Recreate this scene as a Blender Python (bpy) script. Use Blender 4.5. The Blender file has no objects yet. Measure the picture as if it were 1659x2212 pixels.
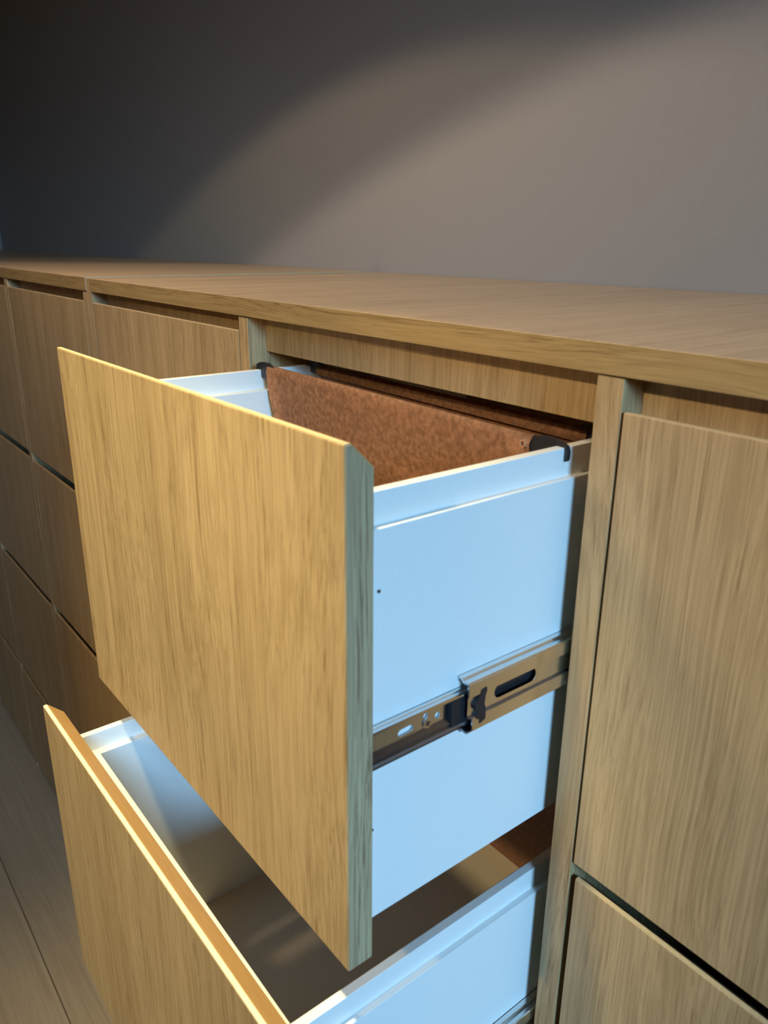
import bpy, bmesh, math, random
from mathutils import Vector, Matrix
random.seed(7)
S = bpy.context.scene
COL = S.collection

# ------------------------------------------------------------------ camera
cam_d = bpy.data.cameras.new('camera')
cam = bpy.data.objects.new('camera', cam_d); COL.objects.link(cam)
right = Vector((0.61752359, 0.78650731, 0.0084176))
down = Vector((0.26428524, -0.19739922, -0.94402694))
fwd = Vector((-0.74082246, 0.58518356, -0.32976095))
cm = Matrix((right, -down, -fwd)).transposed().to_4x4()
cm.translation = Vector((0.70252, -0.38056, 1.43714))
cam.matrix_world = cm
cam_d.sensor_fit = 'AUTO'; cam_d.sensor_width = 36.0
cam_d.lens = 1678.38 / 2212 * 36.0
cam_d.clip_start = 0.02; cam_d.clip_end = 50
cam_d.dof.use_dof = True; cam_d.dof.focus_distance = 0.78; cam_d.dof.aperture_fstop = 12.0
S.camera = cam

# ------------------------------------------------------------------ world, lights, exposure
w = bpy.data.worlds.new('world'); S.world = w; w.use_nodes = True
w.node_tree.nodes['Background'].inputs[0].default_value = (0.55, 0.70, 1.0, 1)
w.node_tree.nodes['Background'].inputs[1].default_value = 0.05

def light(name, kind, loc, energy, color, target=None, **kw):
    d = bpy.data.lights.new(name, kind); d.energy = energy; d.color = color
    for k, v in kw.items(): setattr(d, k, v)
    o = bpy.data.objects.new(name, d); COL.objects.link(o); o.location = loc
    if target is not None:
        o.rotation_euler = (Vector(target) - Vector(loc)).to_track_quat('-Z', 'Y').to_euler()
    return o
# spot lamps on a low rail above the cabinets (their cut-off cones draw the scallops on the wall)
rad = math.radians
def aim(p, axis): return tuple(p[i] + axis[i] for i in range(3))
# ceiling spot whose cone edge draws the bright scallop on the wall, and a dimmer one beside it
P1 = (-0.28, -0.36, 2.05)
light('spot_lamp', 'SPOT', P1, 14.2, (1.0, 0.80, 0.62), aim(P1, (0.210, -0.218, -0.953)), spot_size=rad(154.9), spot_blend=0.06, shadow_soft_size=0.03)  #L0
P2 = (-0.40, -0.40, 2.00)
light('spot_lamp', 'SPOT', P2, 7.8, (1.0, 0.79, 0.48), aim(P2, (0.025, 0.145, -0.989)), spot_size=rad(130.8), spot_blend=0.07, shadow_soft_size=0.03)  #L1
# narrow spot straight above the open drawers
light('spot_lamp', 'SPOT', (0.25, -0.44, 2.20), 80, (1.0, 0.86, 0.44), (0.15, -0.36, 0), spot_size=rad(56), spot_blend=0.7, shadow_soft_size=0.03)  #L2
# soft room lamp aimed at the drawers
light('room_lamp', 'SPOT', (0.43, -1.40, 2.10), 52, (1.0, 0.81, 0.48), (0.43, 0, 1.29), spot_size=rad(24), spot_blend=1.0, shadow_soft_size=0.03)  #L3
# daylight through the window on the right
light('window_daylight', 'AREA', (4.05, -1.02, 2.30), 9.2, (0.315, 0.66, 1.0), (0.4, -0.1, 0.93), shape='RECTANGLE', size=0.9, size_y=0.8, spread=rad(38))  #L4
light('room_lamp', 'SPOT', (0.34, -1.65, 2.10), 82, (1.0, 0.81, 0.44), (-0.07, 0, 0.72), spot_size=rad(41), spot_blend=1.0, shadow_soft_size=0.04)  #L5
light('warm_fill', 'AREA', (-0.8, -2.2, 2.60), 5, (1.0, 0.72, 0.45), (-0.8, -2.0, 0), size=1.2)  #L6, added warm fill that lifts the dark left wall
S.view_settings.view_transform = 'Standard'; S.view_settings.look = 'None'
S.view_settings.exposure = 0.0; S.view_settings.gamma = 1.0; S.view_settings.use_curve_mapping = False
try:
    S.cycles.use_denoising = True
except Exception: pass

# ------------------------------------------------------------------ materials
def newmat(name):
    m = bpy.data.materials.new(name); m.use_nodes = True
    return m, m.node_tree.nodes, m.node_tree.links, m.node_tree.nodes['Principled BSDF']

def oak(name, axis, light_c=(0.52, 0.36, 0.195), dark_c=(0.225, 0.135, 0.056), fleck=0.5, rough=0.48, scale=1.0, bump=0.12):
    """oak veneer whose grain runs along one local axis ('x','y','z')"""
    m, N, L, P = newmat(name)
    tc = N.new('ShaderNodeTexCoord'); oi = N.new('ShaderNodeObjectInfo')
    mul = N.new('ShaderNodeMath'); mul.operation = 'MULTIPLY'; mul.inputs[1].default_value = 3.7
    L.new(oi.outputs['Random'], mul.inputs[0])
    add = N.new('ShaderNodeVectorMath'); add.operation = 'ADD'
    L.new(tc.outputs['Object'], add.inputs[0]); L.new(mul.outputs[0], add.inputs[1])
    def mp(along, across):
        n = N.new('ShaderNodeMapping')
        n.inputs['Scale'].default_value = [along if 'xyz'[i] == axis else across for i in range(3)]
        L.new(add.outputs[0], n.inputs['Vector']); return n.outputs[0]
    def noise(vec, detail=4, rough_=0.55, dist=0.0):
        n = N.new('ShaderNodeTexNoise'); n.inputs['Scale'].default_value = 1.0
        n.inputs['Detail'].default_value = detail; n.inputs['Roughness'].default_value = rough_
        n.inputs['Distortion'].default_value = dist
        L.new(vec, n.inputs['Vector']); return n.outputs['Fac']
    def rng(v, a, b, c, d):
        n = N.new('ShaderNodeMapRange'); n.inputs[1].default_value = a; n.inputs[2].default_value = b
        n.inputs[3].default_value = c; n.inputs[4].default_value = d; L.new(v, n.inputs[0]); return n.outputs[0]
    def math_(op, a, b):
        n = N.new('ShaderNodeMath'); n.operation = op
        for i, q in enumerate((a, b)):
            if isinstance(q, (int, float)): n.inputs[i].default_value = q
            else: L.new(q, n.inputs[i])
        return n.outputs[0]
    s = scale
    # slow sideways wander of the fibres gives the cathedral figure
    wn = N.new('ShaderNodeTexNoise'); wn.inputs['Scale'].default_value = 1.0; wn.inputs['Detail'].default_value = 1.0
    L.new(mp(3.0 * s, 9.0 * s), wn.inputs['Vector'])
    ws = N.new('ShaderNodeVectorMath'); ws.operation = 'MULTIPLY_ADD'
    ws.inputs[1].default_value = [0.0 if 'xyz'[i] == axis else 0.030 / s for i in range(3)]
    ws.inputs[2].default_value = (0, 0, 0)
    L.new(wn.outputs['Fac'], ws.inputs[0])
    add2 = N.new('ShaderNodeVectorMath'); add2.operation = 'ADD'
    L.new(add.outputs[0], add2.inputs[0]); L.new(ws.outputs[0], add2.inputs[1])
    add = add2
    broad = rng(noise(mp(1.0 * s, 30 * s), 3, 0.5, 0.3), 0.34, 0.66, 0, 1)
    fine = rng(noise(mp(3.5 * s, 430 * s), 4, 0.68, 0.1), 0.40, 0.62, 0, 1)
    pores = rng(noise(mp(18 * s, 820 * s), 3, 0.65), 0.52, 0.63, 0, 1)
    grp = rng(noise(mp(1.4 * s, 90 * s), 3, 0.55, 0.3), 0.40, 0.60, 0.15, 1)
    pores = math_('MULTIPLY', pores, grp)
    dark = rng(noise(mp(2.6 * s, 90 * s), 2, 0.5, 0.5), 0.62, 0.74, 0, 1)
    t = math_('ADD', math_('MULTIPLY', broad, 0.22), math_('MULTIPLY', fine, 0.38))
    t = math_('ADD', t, math_('MULTIPLY', pores, fleck * 0.8))
    t = math_('ADD', t, math_('MULTIPLY', dark, fleck * 0.35))
    t = math_('MINIMUM', t, 1.15)
    mix = N.new('ShaderNodeMix'); mix.data_type = 'RGBA'
    L.new(t, mix.inputs[0]); mix.inputs[6].default_value = (*light_c, 1); mix.inputs[7].default_value = (*dark_c, 1)
    L.new(mix.outputs[2], P.inputs['Base Color'])
    P.inputs['Roughness'].default_value = rough; P.inputs['Specular IOR Level'].default_value = 0.35
    h = math_('SUBTRACT', math_('MULTIPLY', fine, 0.5), pores)
    b = N.new('ShaderNodeBump'); b.inputs['Strength'].default_value = bump; b.inputs['Distance'].default_value = 0.0006
    L.new(h, b.inputs['Height']); L.new(b.outputs[0], P.inputs['Normal'])
    return m

def mottled(name, c1, c2, scale, rough=0.6, detail=6, bump=0.0, lo=0.35, hi=0.65, spec=0.4):
    m, N, L, P = newmat(name)
    tc = N.new('ShaderNodeTexCoord')
    n = N.new('ShaderNodeTexNoise'); n.inputs['Scale'].default_value = scale; n.inputs['Detail'].default_value = detail
    L.new(tc.outputs['Object'], n.inputs['Vector'])
    r = N.new('ShaderNodeMapRange'); r.inputs[1].default_value = lo; r.inputs[2].default_value = hi
    L.new(n.outputs['Fac'], r.inputs[0])
    mix = N.new('ShaderNodeMix'); mix.data_type = 'RGBA'; L.new(r.outputs[0], mix.inputs[0])
    mix.inputs[6].default_value = (*c1, 1); mix.inputs[7].default_value = (*c2, 1)
    L.new(mix.outputs[2], P.inputs['Base Color'])
    P.inputs['Roughness'].default_value = rough; P.inputs['Specular IOR Level'].default_value = spec
    if bump:
        b = N.new('ShaderNodeBump'); b.inputs['Strength'].default_value = bump; b.inputs['Distance'].default_value = 0.001
        L.new(n.outputs['Fac'], b.inputs['Height']); L.new(b.outputs[0], P.inputs['Normal'])
    return m

def metal(name, color, rough, bumpscale=None):
    m, N, L, P = newmat(name)
    P.inputs['Metallic'].default_value = 1.0
    tc = N.new('ShaderNodeTexCoord'); mp = N.new('ShaderNodeMapping'); mp.inputs['Scale'].default_value = (1, 0.05, 1)
    L.new(tc.outputs['Object'], mp.inputs['Vector'])
    n = N.new('ShaderNodeTexNoise'); n.inputs['Scale'].default_value = 500; n.inputs['Detail'].default_value = 2
    L.new(mp.outputs[0], n.inputs['Vector'])
    r = N.new('ShaderNodeMapRange'); r.inputs[3].default_value = rough - 0.04; r.inputs[4].default_value = rough + 0.06
    L.new(n.outputs['Fac'], r.inputs[0]); L.new(r.outputs[0], P.inputs['Roughness'])
    P.inputs['Base Color'].default_value = (*color, 1)
    return m

OAKZ = oak('oak_grain_vertical', 'z')
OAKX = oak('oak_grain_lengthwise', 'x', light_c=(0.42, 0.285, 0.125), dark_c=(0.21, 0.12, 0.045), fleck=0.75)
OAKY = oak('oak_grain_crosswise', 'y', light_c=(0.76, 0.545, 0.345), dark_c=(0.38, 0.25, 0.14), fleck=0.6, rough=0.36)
for n_ in OAKY.node_tree.nodes:
    if n_.type == 'BSDF_PRINCIPLED': n_.inputs['Specular IOR Level'].default_value = 0.5
OAKE = oak('oak_edge_band_vertical', 'z', scale=0.75, fleck=0.7)
WHITE = mottled('white_lacquered_metal', (0.80, 0.80, 0.80), (0.77, 0.77, 0.775), 900, rough=0.42, bump=0.03)
BOXFLOOR = mottled('white_drawer_floor', (0.76, 0.65, 0.51), (0.73, 0.62, 0.48), 300, rough=0.5)
KRAFT = mottled('brown_kraft_card', (0.50, 0.25, 0.14), (0.31, 0.145, 0.072), 230, rough=0.62, detail=9, bump=0.15)
BLACK = mottled('black_plastic', (0.012, 0.012, 0.016), (0.02, 0.02, 0.024), 400, rough=0.38)
STEEL = metal('zinc_plated_steel', (0.80, 0.79, 0.78), 0.20)
STEELD = metal('dark_shaded_steel', (0.22, 0.22, 0.25), 0.28)  # darker copy of the zinc steel: shade of lower lips in its colour
PAINT = mottled('grey_beige_wall_paint', (0.385, 0.37, 0.37), (0.37, 0.355, 0.355), 220, rough=0.9, bump=0.05, spec=0.15)
CEILM = mottled('white_ceiling_paint', (0.55, 0.54, 0.52), (0.53, 0.52, 0.5), 150, rough=0.95, spec=0.1)
FLOORM = oak('pale_oak_floor_board', 'x', light_c=(0.345, 0.265, 0.18), dark_c=(0.22, 0.155, 0.10), fleck=0.2, rough=0.45, scale=0.45)
SUBF = mottled('brown_floor_joint', (0.16, 0.115, 0.08), (0.12, 0.085, 0.06), 80, rough=0.9)
PALE = mottled('pale_raw_edge', (0.60, 0.46, 0.28), (0.54, 0.40, 0.23), 260, rough=0.5)
PALEHOT = mottled('overlit_pale_raw_edge', (0.70, 0.68, 0.46), (0.64, 0.62, 0.40), 260, rough=0.5)  # raw edge; greenish paleness of overexposed lamp light put into its colour
DARKIN = mottled('brown_hardboard', (0.24, 0.115, 0.07), (0.18, 0.085, 0.05), 220, rough=0.7)

# ------------------------------------------------------------------ helpers
def tag(o, label=None, cat=None, group=None, kind=None):
    if label: o['label'] = label
    if cat: o['category'] = cat
    if group: o['group'] = group
    if kind: o['kind'] = kind
    return o

def empty(name, loc=(0, 0, 0), parent=None, rot=(0, 0, 0)):
    o = bpy.data.objects.new(name, None); COL.objects.link(o)
    o.empty_display_size = 0.05; o.rotation_euler = rot
    o.location = loc
    o['base'] = list(loc)
    if parent is not None:
        o.parent = parent
        pb = parent.get('base', [0, 0, 0])
        o.location = [loc[i] - pb[i] for i in range(3)]
    return o

def obj(name, bm, mat, parent=None, smooth=False, loc=None):
    """links a bmesh given in world coordinates as one mesh object under its parent"""
    bmesh.ops.recalc_face_normals(bm, faces=bm.faces)
    cs = [v.co.copy() for v in bm.verts]
    c = Vector([(min(q[i] for q in cs) + max(q[i] for q in cs)) / 2 for i in range(3)]) if loc is None else Vector(loc)
    bmesh.ops.translate(bm, verts=bm.verts, vec=-c)
    me = bpy.data.meshes.new(name); bm.to_mesh(me); bm.free()
    if smooth:
        for p in me.polygons: p.use_smooth = True
    me.materials.append(mat)
    o = bpy.data.objects.new(name, me); COL.objects.link(o)
    o['base'] = list(c)
    if parent is not None:
        o.parent = parent
        pb = Vector(parent.get('base', [0, 0, 0])); o.location = c - pb
    else:
        o.location = c
    return o

AX = {'x': (1, 2, 0), 'y': (0, 2, 1), 'z': (0, 1, 2)}
def prism(poly, axis, a, b, bev=0.0, bm=None, seg=2):
    """extrudes a 2D polygon (the two other axes in xyz order) from a to b along axis"""
    own = bm is None
    bm = bm or bmesh.new()
    i, j, k = AX[axis]
    lo, hi = [], []
    for p in poly:
        for t, lst in ((a, lo), (b, hi)):
            co = [0, 0, 0]; co[i], co[j], co[k] = p[0], p[1], t
            lst.append(bm.verts.new(co))
    fs = [bm.faces.new(lo), bm.faces.new(hi[::-1])]
    n = len(poly)
    for q in range(n):
        fs.append(bm.faces.new((lo[q], hi[q], hi[(q + 1) % n], lo[(q + 1) % n])))
    bmesh.ops.recalc_face_normals(bm, faces=bm.faces)
    if bev and own:
        bmesh.ops.bevel(bm, geom=list(bm.edges), offset=bev, segments=seg, profile=0.6, affect='EDGES', clamp_overlap=True)
    return bm

def box(x0, x1, y0, y1, z0, z1, bev=0.0, bm=None):
    return prism([(x0, y0), (x1, y0), (x1, y1), (x0, y1)], 'z', z0, z1, bev, bm)

def plate(outline, holes, axis, a, b):
    """a flat plate with real holes: filled 2D curve, extruded, placed so that it spans a..b along axis"""
    cu = bpy.data.curves.new('plate', 'CURVE'); cu.dimensions = '2D'; cu.fill_mode = 'BOTH'
    for pts in [outline] + holes:
        sp = cu.splines.new('POLY'); sp.points.add(len(pts) - 1); sp.use_cyclic_u = True
        for q, p in zip(sp.points, pts): q.co = (p[0], p[1], 0, 1)
    cu.extrude = abs(b - a) / 2
    t = bpy.data.objects.new('plate', cu)
    me = bpy.data.meshes.new_from_object(t)
    bm = bmesh.new(); bm.from_mesh(me)
    bpy.data.objects.remove(t); bpy.data.curves.remove(cu); bpy.data.meshes.remove(me)
    i, j, k = AX[axis]
    for v in bm.verts:
        co = [0, 0, 0]; co[i], co[j], co[k] = v.co[0], v.co[1], v.co[2] + (a + b) / 2
        v.co = co
    bmesh.ops.remove_doubles(bm, verts=bm.verts, dist=1e-6)
    return bm

def stadium(cx, cy, half, r, n=8, ang=0.0):
    pts = []
    for s in (1, -1):
        for q in range(n + 1):
            t = -math.pi / 2 + math.pi * q / n + (0 if s > 0 else math.pi)
            pts.append((s * half + r * math.cos(t), r * math.sin(t)))
    c, s_ = math.cos(ang), math.sin(ang)
    return [(cx + x * c - y * s_, cy + x * s_ + y * c) for x, y in pts]

def cyl(c, r, axis, a, b, n=20, bm=None):
    return prism([(c[0] + r * math.cos(2 * math.pi * q / n), c[1] + r * math.sin(2 * math.pi * q / n)) for q in range(n)], axis, a, b, 0, bm)

# ------------------------------------------------------------------ setting
WY = 0.5212
XL, XR, YF, ZC = -3.14, 4.15, -3.6, 2.90
tag(obj('wall_back', box(XL - .1, XR + .1, WY, WY + .1, 0, ZC), PAINT), 'grey beige painted wall behind the oak cabinets', kind='structure')
tag(obj('wall_left', box(XL - .1, XL, YF, WY, 0, ZC), PAINT), 'grey wall at the far left end of the cabinets', kind='structure')
tag(obj('wall_front', box(XL - .1, XR + .1, YF - .1, YF, 0, ZC), PAINT), 'grey wall on the photographer side of the room', kind='structure')
tag(obj('ceiling', box(XL - .1, XR + .1, YF - .1, WY + .1, ZC, ZC + .1), CEILM), 'white ceiling over the cabinets', kind='structure')
# right wall with a window opening (all outside the picture, it lets the daylight in)
WY0, WY1, WZ0, WZ1 = -1.55, -0.49, 1.75, 2.75
bm = box(XR, XR + .1, YF, WY, 0, WZ0); box(XR, XR + .1, YF, WY, WZ1, ZC, 0, bm)
box(XR, XR + .1, YF, WY0, WZ0, WZ1, 0, bm); box(XR, XR + .1, WY1, WY, WZ0, WZ1, 0, bm)
tag(obj('wall_right', bm, PAINT), 'grey wall with the window on the right of the cabinets', kind='structure')
fl = tag(obj('floor', box(XL - .1, XR + .1, YF - .1, WY + .1, -0.06, -0.011), SUBF), 'pale oak plank floor below the cabinets', kind='structure')
# planks run along the cabinets
PW, PL = 0.188, 1.42
me_plank = None
y = -0.173 + PW
row = 0
while y > YF:
    off = -3.14 + (row * 0.53) % PL - PL
    x = off
    while x < 1.6:
        x0, x1 = max(x, XL), min(x + PL, 1.6)
        if x1 - x0 > 0.05:
            obj('plank', box(x0 + .0007, x1 - .0007, max(y - PW, YF) + .0007, y - .0007, -0.011, 0.0, 0.0016), FLOORM, fl)
        x += PL
    y -= PW; row += 1

# ------------------------------------------------------------------ cabinets
ZT, ZB = 1.3831, 1.3652            # worktop top and underside
cab = tag(empty('filing_cabinet', (0.19, 0.25, 0)), 'oak filing cabinet with two drawers pulled open beside its right closed column', 'cabinet', 'oak filing cabinets along the wall')
cabl = tag(empty('filing_cabinet', (-1.6, 0.25, 0)), 'oak filing cabinet with every drawer shut, left of the open drawers', 'cabinet', 'oak filing cabinets along the wall')

def oakpart(name, b, mat, parent): return obj(name, box(*b, 0.0006), mat, parent)

def panel(name, x0, x1, parent, top=ZB - 0.0012):
    return oakpart(name, (x0, x1, 0.0, 0.500, 0.0, top), OAKE, parent)


# right unit: end panel, dividers, rails, base
panel('side_panel', -0.4743, -0.456, cab, ZT - 0.0004)
DIV = [(-0.018, 0.0), (0.4216, 0.44), (0.862, 0.88), (1.302, 1.32)]
for i, (a, b) in enumerate(DIV):
    panel('divider' if i < 3 else 'side_panel', a, b, cab)
RB = [(-0.456, -0.018), (0.0, 0.4216), (0.44, 0.862), (0.88, 1.302)]
# left unit
LD = [(-0.9445, -0.9266), (-1.398, -1.380), (-1.836, -1.818), (-2.274, -2.256), (-2.712, -2.694)]
panel('side_panel', -0.4925, -0.4747, cabl)
for a, b in LD:
    panel('divider', a, b, cabl)
panel('side_panel', XL + .001, XL + .019, cabl)
LB = [(-0.9266, -0.4925), (-1.380, -0.9445), (-1.818, -1.398), (-2.256, -1.836), (-2.694, -2.274), (XL + .019, -2.712)]
for bays_, par in ((RB, cab), (LB, cabl)):
    for a, b in bays_:
        oakpart('top_rail', (a, b, 0.0205, 0.0365, 1.3300, ZB - .0012), OAKZ, par)
        oakpart('bottom_panel', (a, b, 0.021, 0.488, 0.003, 0.021), OAKY, par)
    x0 = min(a for a, b in bays_); x1 = max(b for a, b in bays_)
    oakpart('back_panel', (x0, x1, 0.5002, 0.508, 0.0, ZB - .0012), DARKIN, par)

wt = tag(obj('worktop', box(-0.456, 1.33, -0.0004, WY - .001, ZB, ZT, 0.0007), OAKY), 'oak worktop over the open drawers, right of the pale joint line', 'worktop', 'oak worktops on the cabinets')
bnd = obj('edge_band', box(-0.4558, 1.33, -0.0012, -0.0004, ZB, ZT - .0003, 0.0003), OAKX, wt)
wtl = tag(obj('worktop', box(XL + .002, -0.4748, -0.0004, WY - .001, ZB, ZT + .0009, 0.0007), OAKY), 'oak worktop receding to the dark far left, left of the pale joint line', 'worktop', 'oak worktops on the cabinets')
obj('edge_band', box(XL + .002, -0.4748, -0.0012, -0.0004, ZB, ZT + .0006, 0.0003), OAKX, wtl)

obj('end_band', box(-0.4748, -0.4744, 0.0, WY - .001, ZB, ZT + .0014, 0.0001), PALE, wtl)  # pale colour stands in for light caught on the joint edge

# ------------------------------------------------------------------ drawers
T, FLAT, BEV = 0.0178, 0.0037, 0.0136     # front thickness, flat of the top edge, depth of the finger bevel
def front_bm(x0, x1, y, zb, zt):
    prof = [(y, zb), (y, zt), (y + FLAT, zt), (y + T, zt - BEV), (y + T, zb)]
    return prism(prof, 'x', x0, x1, 0.0008)

def strip_bm(x0, x1, y, zt):
    return box(x0 + .0002, x1 - .0002, y + .0004, y + FLAT, zt - .0004, zt + .0004, 0.0002)

def closed_drawer(x0, x1, zb, zt, par, y=0.0, pale=False):
    d = empty('drawer', ((x0 + x1) / 2, y, zb), par)
    obj('front_panel', front_bm(x0, x1, y, zb, zt), OAKZ, d)
    if pale: obj('edge_strip', strip_bm(x0, x1, y, zt), PALE, d)
    return d

G = 0.0019
ROWS_L = [(1.0285, 1.3496), (0.6915, 1.0125), (0.3395, 0.6750), (0.0150, 0.3250)]
ROWS_R = [(1.0198, 1.3447), (0.6850, 1.0076), (0.3385, 0.6730), (0.0150, 0.3250)]
for a, b in LB:
    for k, (zb, zt) in enumerate(ROWS_L): closed_drawer(a + G, b - G, zb, zt, cabl, pale=(k == 0))
for k, (zb, zt) in enumerate(ROWS_L): closed_drawer(-0.456 + G, -0.018 - G, zb, zt, cab, pale=(k == 0))
for k, (zb, zt) in enumerate(ROWS_L[2:]): closed_drawer(G, 0.4216 - G, zb, zt, cab)
for k, (zb, zt) in enumerate(ROWS_R):
    e = 0.0029 if k == 1 else 0
    closed_drawer(0.44 + G + e, 0.862 - G, zb, zt, cab, y=0.0, pale=True)
    closed_drawer(0.88 + G, 1.302 - G, zb, zt, cab)

def slide(d, dy, dz):
    """telescopic ball-bearing slide on the right side of the box"""
    X0 = 0.4083
    # inner member screwed to the box: web with holes, lips rolled outwards
    zt_, zb_ = 1.1798 + dz, 1.1590 + dz
    y0, y1 = -0.160 + dy, 0.20 + dy
    holes = [stadium(-0.1325 + dy, 1.1693 + dz, 0.0034, 0.0024, ang=0.06), stadium(-0.1172 + dy, 1.1732 + dz, 0.0007, 0.0017, ang=1.2), stadium(-0.1077 + dy, 1.1697 + dz, 0.0004, 0.0020, ang=1.4)]
    obj('slide_rail', plate([(y0, zb_), (y1, zb_), (y1, zt_), (y0, zt_)], holes, 'x', X0 + .0012, X0 + .0022), STEEL, d)
    def lip(s, z):
        if s > 0:
            P = [(X0 + .0012, z - .0006), (X0 + .0012, z + .0016), (X0 + .0030, z + .0016), (X0 + .0034, z + .0009), (X0 + .0058, z + .0009), (X0 + .0066, z + .0002),
                 (X0 + .0066, z - .0010), (X0 + .0058, z - .0002), (X0 + .0026, z - .0002)]
        else:
            P = [(X0 + .0012, z + .0062), (X0 + .0022, z + .0062), (X0 + .0048, z + .0038), (X0 + .0050, z + .0024), (X0 + .0042, z + .0014), (X0 + .0056, z + .0004), (X0 + .0066, z - .0010),
                 (X0 + .0066, z - .0024), (X0 + .0056, z - .0018), (X0 + .0012, z - .0018)]
        return prism(P, 'y', y0, y1)
    obj('rail_lip', lip(1, zt_), STEEL, d); obj('rail_lip', lip(-1, zb_), STEELD, d)
    # screw with a cross recess in the web
    sc = cyl((-0.1162 + dy, 1.1680 + dz), 0.0033, 'x', X0 + .0020, X0 + .0031, 24)
    obj('screw', sc, STEEL, d)
    cr = bmesh.new()
    for q in (0.35, 0.35 + math.pi / 2):
        pts = [(-.0020, -.00045), (.0020, -.00045), (.0020, .00045), (-.0020, .00045)]
        prism([(-0.1162 + dy + px * math.cos(q) - py * math.sin(q), 1.1680 + dz + px * math.sin(q) + py * math.cos(q)) for px, py in pts], 'x', X0 + .0030, X0 + .00322, 0, cr)
    obj('screw_recess', cr, BLACK, d)
    # bearing stop inside the mouth of the channel
    obj('slide_stop', box(X0 + .0024, X0 + .0058, -0.1000 + dy, -0.0860 + dy, 1.1580 + dz, 1.1790 + dz, 0.0008), BLACK, d)
    # wide channel: lower and upper bands proud, middle band sunk, long slot
    Xc = 0.4189
    zA, zB_, zC, zD = 1.1538 + dz, 1.1640 + dz, 1.1782 + dz, 1.1876 + dz
    c0, c1 = -0.0905 + dy, 0.19
    def band(z0, z1, yy0): return box(Xc - .0012, Xc, yy0, c1, z0, z1, 0.0002)
    obj('slide_channel', band(zC, zD, c0), STEEL, d)
    obj('slide_channel', band(zA, zB_ - .0006, c0 + .004), STEEL, d)
    slot = stadium(-0.0473 + dy, 1.1726 + dz, 0.0142, 0.0050, 10, ang=0.0)
    cc = c0 + .0012
    obj('slide_channel', plate([(cc, zB_ - .0010), (c1, zB_ - .0010), (c1, zC + .0006), (cc, zC + .0006)], [slot], 'x', Xc - .0024, Xc - .0018), STEEL, d)
    obj('slide_step', prism([(Xc - .0018, zC + .0006), (Xc - .0003, zC + .0001), (Xc - .0010, zC - .0002), (Xc - .0024, zC - .0001)], 'y', cc, c1), STEEL, d)
    obj('slide_step', prism([(Xc - .0018, zB_ - .0010), (Xc - .0003, zB_ - .0008), (Xc - .0010, zB_), (Xc - .0024, zB_ - .0002)], 'y', cc, c1), STEELD, d)
    obj('slot_shade', box(Xc - .0066, Xc - .0058, -0.072 + dy, c1, zB_, zC), BLACK, d)  # black sheet stands in for the shade inside the long slot
    def flange(s, z):
        P = [(Xc - .0002, z), (Xc - .0010, z + s * .0008), (Xc - .0036, z + s * .0008), (Xc - .0042, z + s * .0002), (Xc - .0054, z + s * .0004), (Xc - .0062, z + s * .0020), (Xc - .0096, z + s * .0020),
             (Xc - .0100, z + s * .0010), (Xc - .0096, z + s * .0008), (Xc - .0070, z + s * .0008), (Xc - .0060, z - s * .0008), (Xc - .0040, z - s * .0010), (Xc - .0012, z - s * .0004), (Xc - .0012, z - s * .0012), (Xc - .0002, z - s * .0012)]
        return prism(P, 'y', c0, c1)
    obj('slide_flange', flange(1, zD), STEEL, d); obj('slide_flange', flange(-1, zA), STEELD, d)
    R_ = [(-0.0800, 1.1808), (-0.0758, 1.1816), (-0.0752, 1.1790), (-0.0764, 1.1762), (-0.0770, 1.1700), (-0.0756, 1.1662), (-0.0756, 1.1590), (-0.0804, 1.1572),
          (-0.0806, 1.1600), (-0.0818, 1.1612), (-0.0834, 1.1616), (-0.0838, 1.1642), (-0.0822, 1.1658), (-0.0846, 1.1684), (-0.0850, 1.1716), (-0.0830, 1.1742), (-0.0826, 1.1766), (-0.0806, 1.1778)]
    obj('slide_retainer', prism([(a + dy, b + dz) for a, b in R_], 'x', Xc - .0020, Xc + .0004), BLACK, d)

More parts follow.
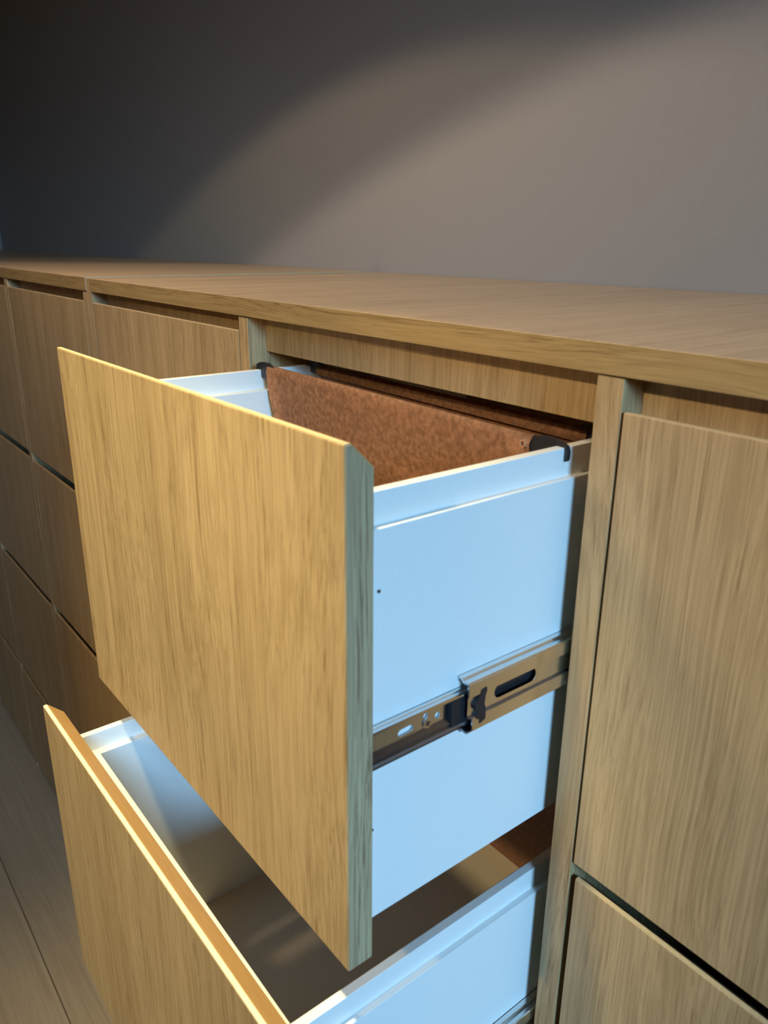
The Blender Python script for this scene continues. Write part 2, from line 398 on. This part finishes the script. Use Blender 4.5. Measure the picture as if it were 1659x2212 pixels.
def open_drawer(dy, dz, ftop, fy, yaw, tilt, label, face, edge):
    """dy, dz shift the box from the upper drawer's place"""
    d = empty('drawer', (0.211, 0.06, 1.0416 + dz), cab)
    d['label'] = label
    x0, x1 = G, 0.4216 - G
    f = obj('front_panel', front_bm(x0, x1, fy, ftop - 0.3222, ftop), face, d)
    f.rotation_euler = (tilt, 0, yaw)
    R3 = f.rotation_euler.to_matrix()
    n = Vector((0, BEV, T - FLAT)).normalized() * 0.0004
    ya, yb_, za, zb_ = fy + FLAT + .0002, fy + T - .0002, ftop - .0002, ftop - BEV - .0002
    bv = [(ya, za), (ya + n.y, za + n.z), (yb_ + n.y, zb_ + n.z), (yb_, zb_)]
    e = .0008
    end = [(fy + e, ftop - .3222 + e), (fy + e, ftop - e), (fy + FLAT, ftop - e), (fy + T - e, ftop - BEV - e * .6), (fy + T - e, ftop - .3222 + e)]
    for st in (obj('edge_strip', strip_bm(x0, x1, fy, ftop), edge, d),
               obj('finger_bevel', prism(bv, 'x', x0 + .0004, x1 - .0004), BEVEL, d),
               obj('end_band', prism(end, 'x', x1 - .0003, x1 + .0003), OAKEND, d)):
        v = Vector(st['base']) - Vector(f['base'])
        st.location = f.location + R3 @ v; st.rotation_euler = f.rotation_euler
    yb = fy + T + .0004
    y1 = 0.288 + dy
    z0, zl, zr = 1.0416 + dz, 1.2976 + dz, 1.3162 + dz
    cx = 0.211
    for s in (1, -1):
        P = [(.1973, z0), (.1973, zl), (.1922, zl), (.1922, zr), (.1853, zr), (.1853, zl), (.1766, zl), (.1766, z0)]
        obj('side_wall', prism([(cx + s * a, b) for a, b in P], 'y', yb, y1, 0.0006), WHITE, d)
    obj('front_wall', box(cx - .1768, cx + .1768, yb, yb + .0180, z0, zl, 0.0006), WHITE, d)
    obj('back_wall', box(cx - .1768, cx + .1768, y1 - .0155, y1, z0, zl, 0.0006), DARKIN, d)
    obj('drawer_floor', box(cx - .1768, cx + .1768, yb + .0150, y1 - .0150, z0 + .002, z0 + .008), BOXFLOOR, d)
    for (yy, zz) in ((-0.1513, 1.2626), (-0.1552, 1.1091)):
        obj('rivet', cyl((yy + dy, zz + dz), 0.0011, 'x', 0.4080, 0.4088, 14), STEELD, d)
    slide(d, dy, dz)
    return d

BEVEL = oak('orange_oak_finger_bevel', 'x', light_c=(0.56, 0.34, 0.14), dark_c=(0.42, 0.24, 0.09), fleck=0.12, bump=0.05)
OAKEND = oak('oak_end_band_with_dark_flecks', 'z', light_c=(0.57, 0.44, 0.27), dark_c=(0.24, 0.16, 0.09), fleck=1.0, scale=0.85)
OAKF = oak('oak_figured_front', 'z', light_c=(0.49, 0.345, 0.18), dark_c=(0.215, 0.125, 0.045), fleck=0.7, bump=0.3)
open_drawer(0.0, 0.0, 1.3486, -0.1828, 0.0090, 0.0, 'upper open drawer hung with a brown folder', OAKF, PALE)
open_drawer(-0.0543, -0.3338, 1.0158, -0.2376, 0.0095, 0.0, 'lower open drawer, empty and pulled out furthest', OAKF, PALEHOT)

# ------------------------------------------------------------------ hanging folder
fo = tag(empty('hanging_folder', (0.208, 0.028, 1.09)), 'brown kraft hanging folder with black hooks inside the upper open drawer', 'folder')
def flap(ys, zs_l, zs_r):
    """a card sheet: rows of (y, left x, left z, right x, right z), 0.9 mm thick"""
    bm = bmesh.new(); n = 14
    grid = []
    for (yy, xl, zl, xr, zr) in ys:
        grid.append([bm.verts.new((xl + (xr - xl) * q / n, yy, zl + (zr - zl) * q / n)) for q in range(n + 1)])
    for a, b in zip(grid, grid[1:]):
        for q in range(n): bm.faces.new((a[q], a[q + 1], b[q + 1], b[q]))
    bmesh.ops.solidify(bm, geom=list(bm.faces), thickness=0.0009)
    return bm
def rows(y, s, dz, zb=1.085):
    R_ = [(y + s * .0040, .0398, 1.3120, .3768, 1.3090), (y + s * .0030, .0392, 1.3195, .3772, 1.3165), (y + s * .0012, .0388, 1.3222, .3774, 1.3192),
          (y - s * .0010, .0387, 1.3222, .3774, 1.3192), (y - s * .0024, .0384, 1.3200, .3770, 1.3172), (y - s * .0026, .0372, 1.3150, .3752, 1.3130), (y - s * .0024, .0384, 1.3060, .3764, 1.3040),
          (y - s * .0012, .0402, 1.2900, .3772, 1.2900), (y + s * .0010, .0421, 1.2747, .3780, 1.2747), (y + s * .014, .046, 1.17, .376, 1.17), (y + s * .0285, .048, zb, .374, zb)]
    return [(a, b, c + dz, d_, e + dz) for a, b, c, d_, e in R_]
obj('front_flap', flap(rows(0.0, 1, 0), 0, 0), KRAFT, fo, smooth=True)
obj('back_flap', flap(rows(0.0575, -1, -.0035), 0, 0), KRAFT, fo, smooth=True)
def hook(y, side, dz):
    P = [(.3700, 1.3178), (.3790, 1.3190), (.3830, 1.3204), (.3930, 1.3208), (.4000, 1.3196), (.4046, 1.3172), (.4060, 1.3140), (.4058, 1.3092), (.4052, 1.3078), (.4042, 1.3074),
         (.4036, 1.3084), (.4035, 1.3150), (.4028, 1.31635), (.3962, 1.31635), (.3958, 1.3095), (.3800, 1.3070), (.3700, 1.3095)]
    P = [(x if side > 0 else 0.422 - x, z + dz * (1 if z > 1.3166 else 0)) for x, z in P]
    return prism(P, 'y', y - .0017, y + .0017, 0.0004)
obj('hook', hook(0.0, 1, 0.0), BLACK, fo)
obj('hook', hook(0.0, -1, 0.0036), BLACK, fo)
obj('hook', hook(0.0575, 1, 0.0), BLACK, fo)
obj('hook', hook(0.0575, -1, 0.0), BLACK, fo)
bm = bmesh.new()
bmesh.ops.create_circle(bm, segments=20, radius=0.0023)
ring = bmesh.new()
for q in range(20):
    t0_, t1_ = 2 * math.pi * q / 20, 2 * math.pi * (q + 1) / 20
    prism([(.3708 + .0026 * math.cos(t0_), 1.3128 + .0026 * math.sin(t0_)), (.3708 + .0026 * math.cos(t1_), 1.3128 + .0026 * math.sin(t1_)),
           (.3708 + .0017 * math.cos(t1_), 1.3128 + .0017 * math.sin(t1_)), (.3708 + .0017 * math.cos(t0_), 1.3128 + .0017 * math.sin(t0_))], 'y', -0.0042, -0.0024, 0, ring)
bm.free()
obj('eyelet', ring, KRAFT, fo)
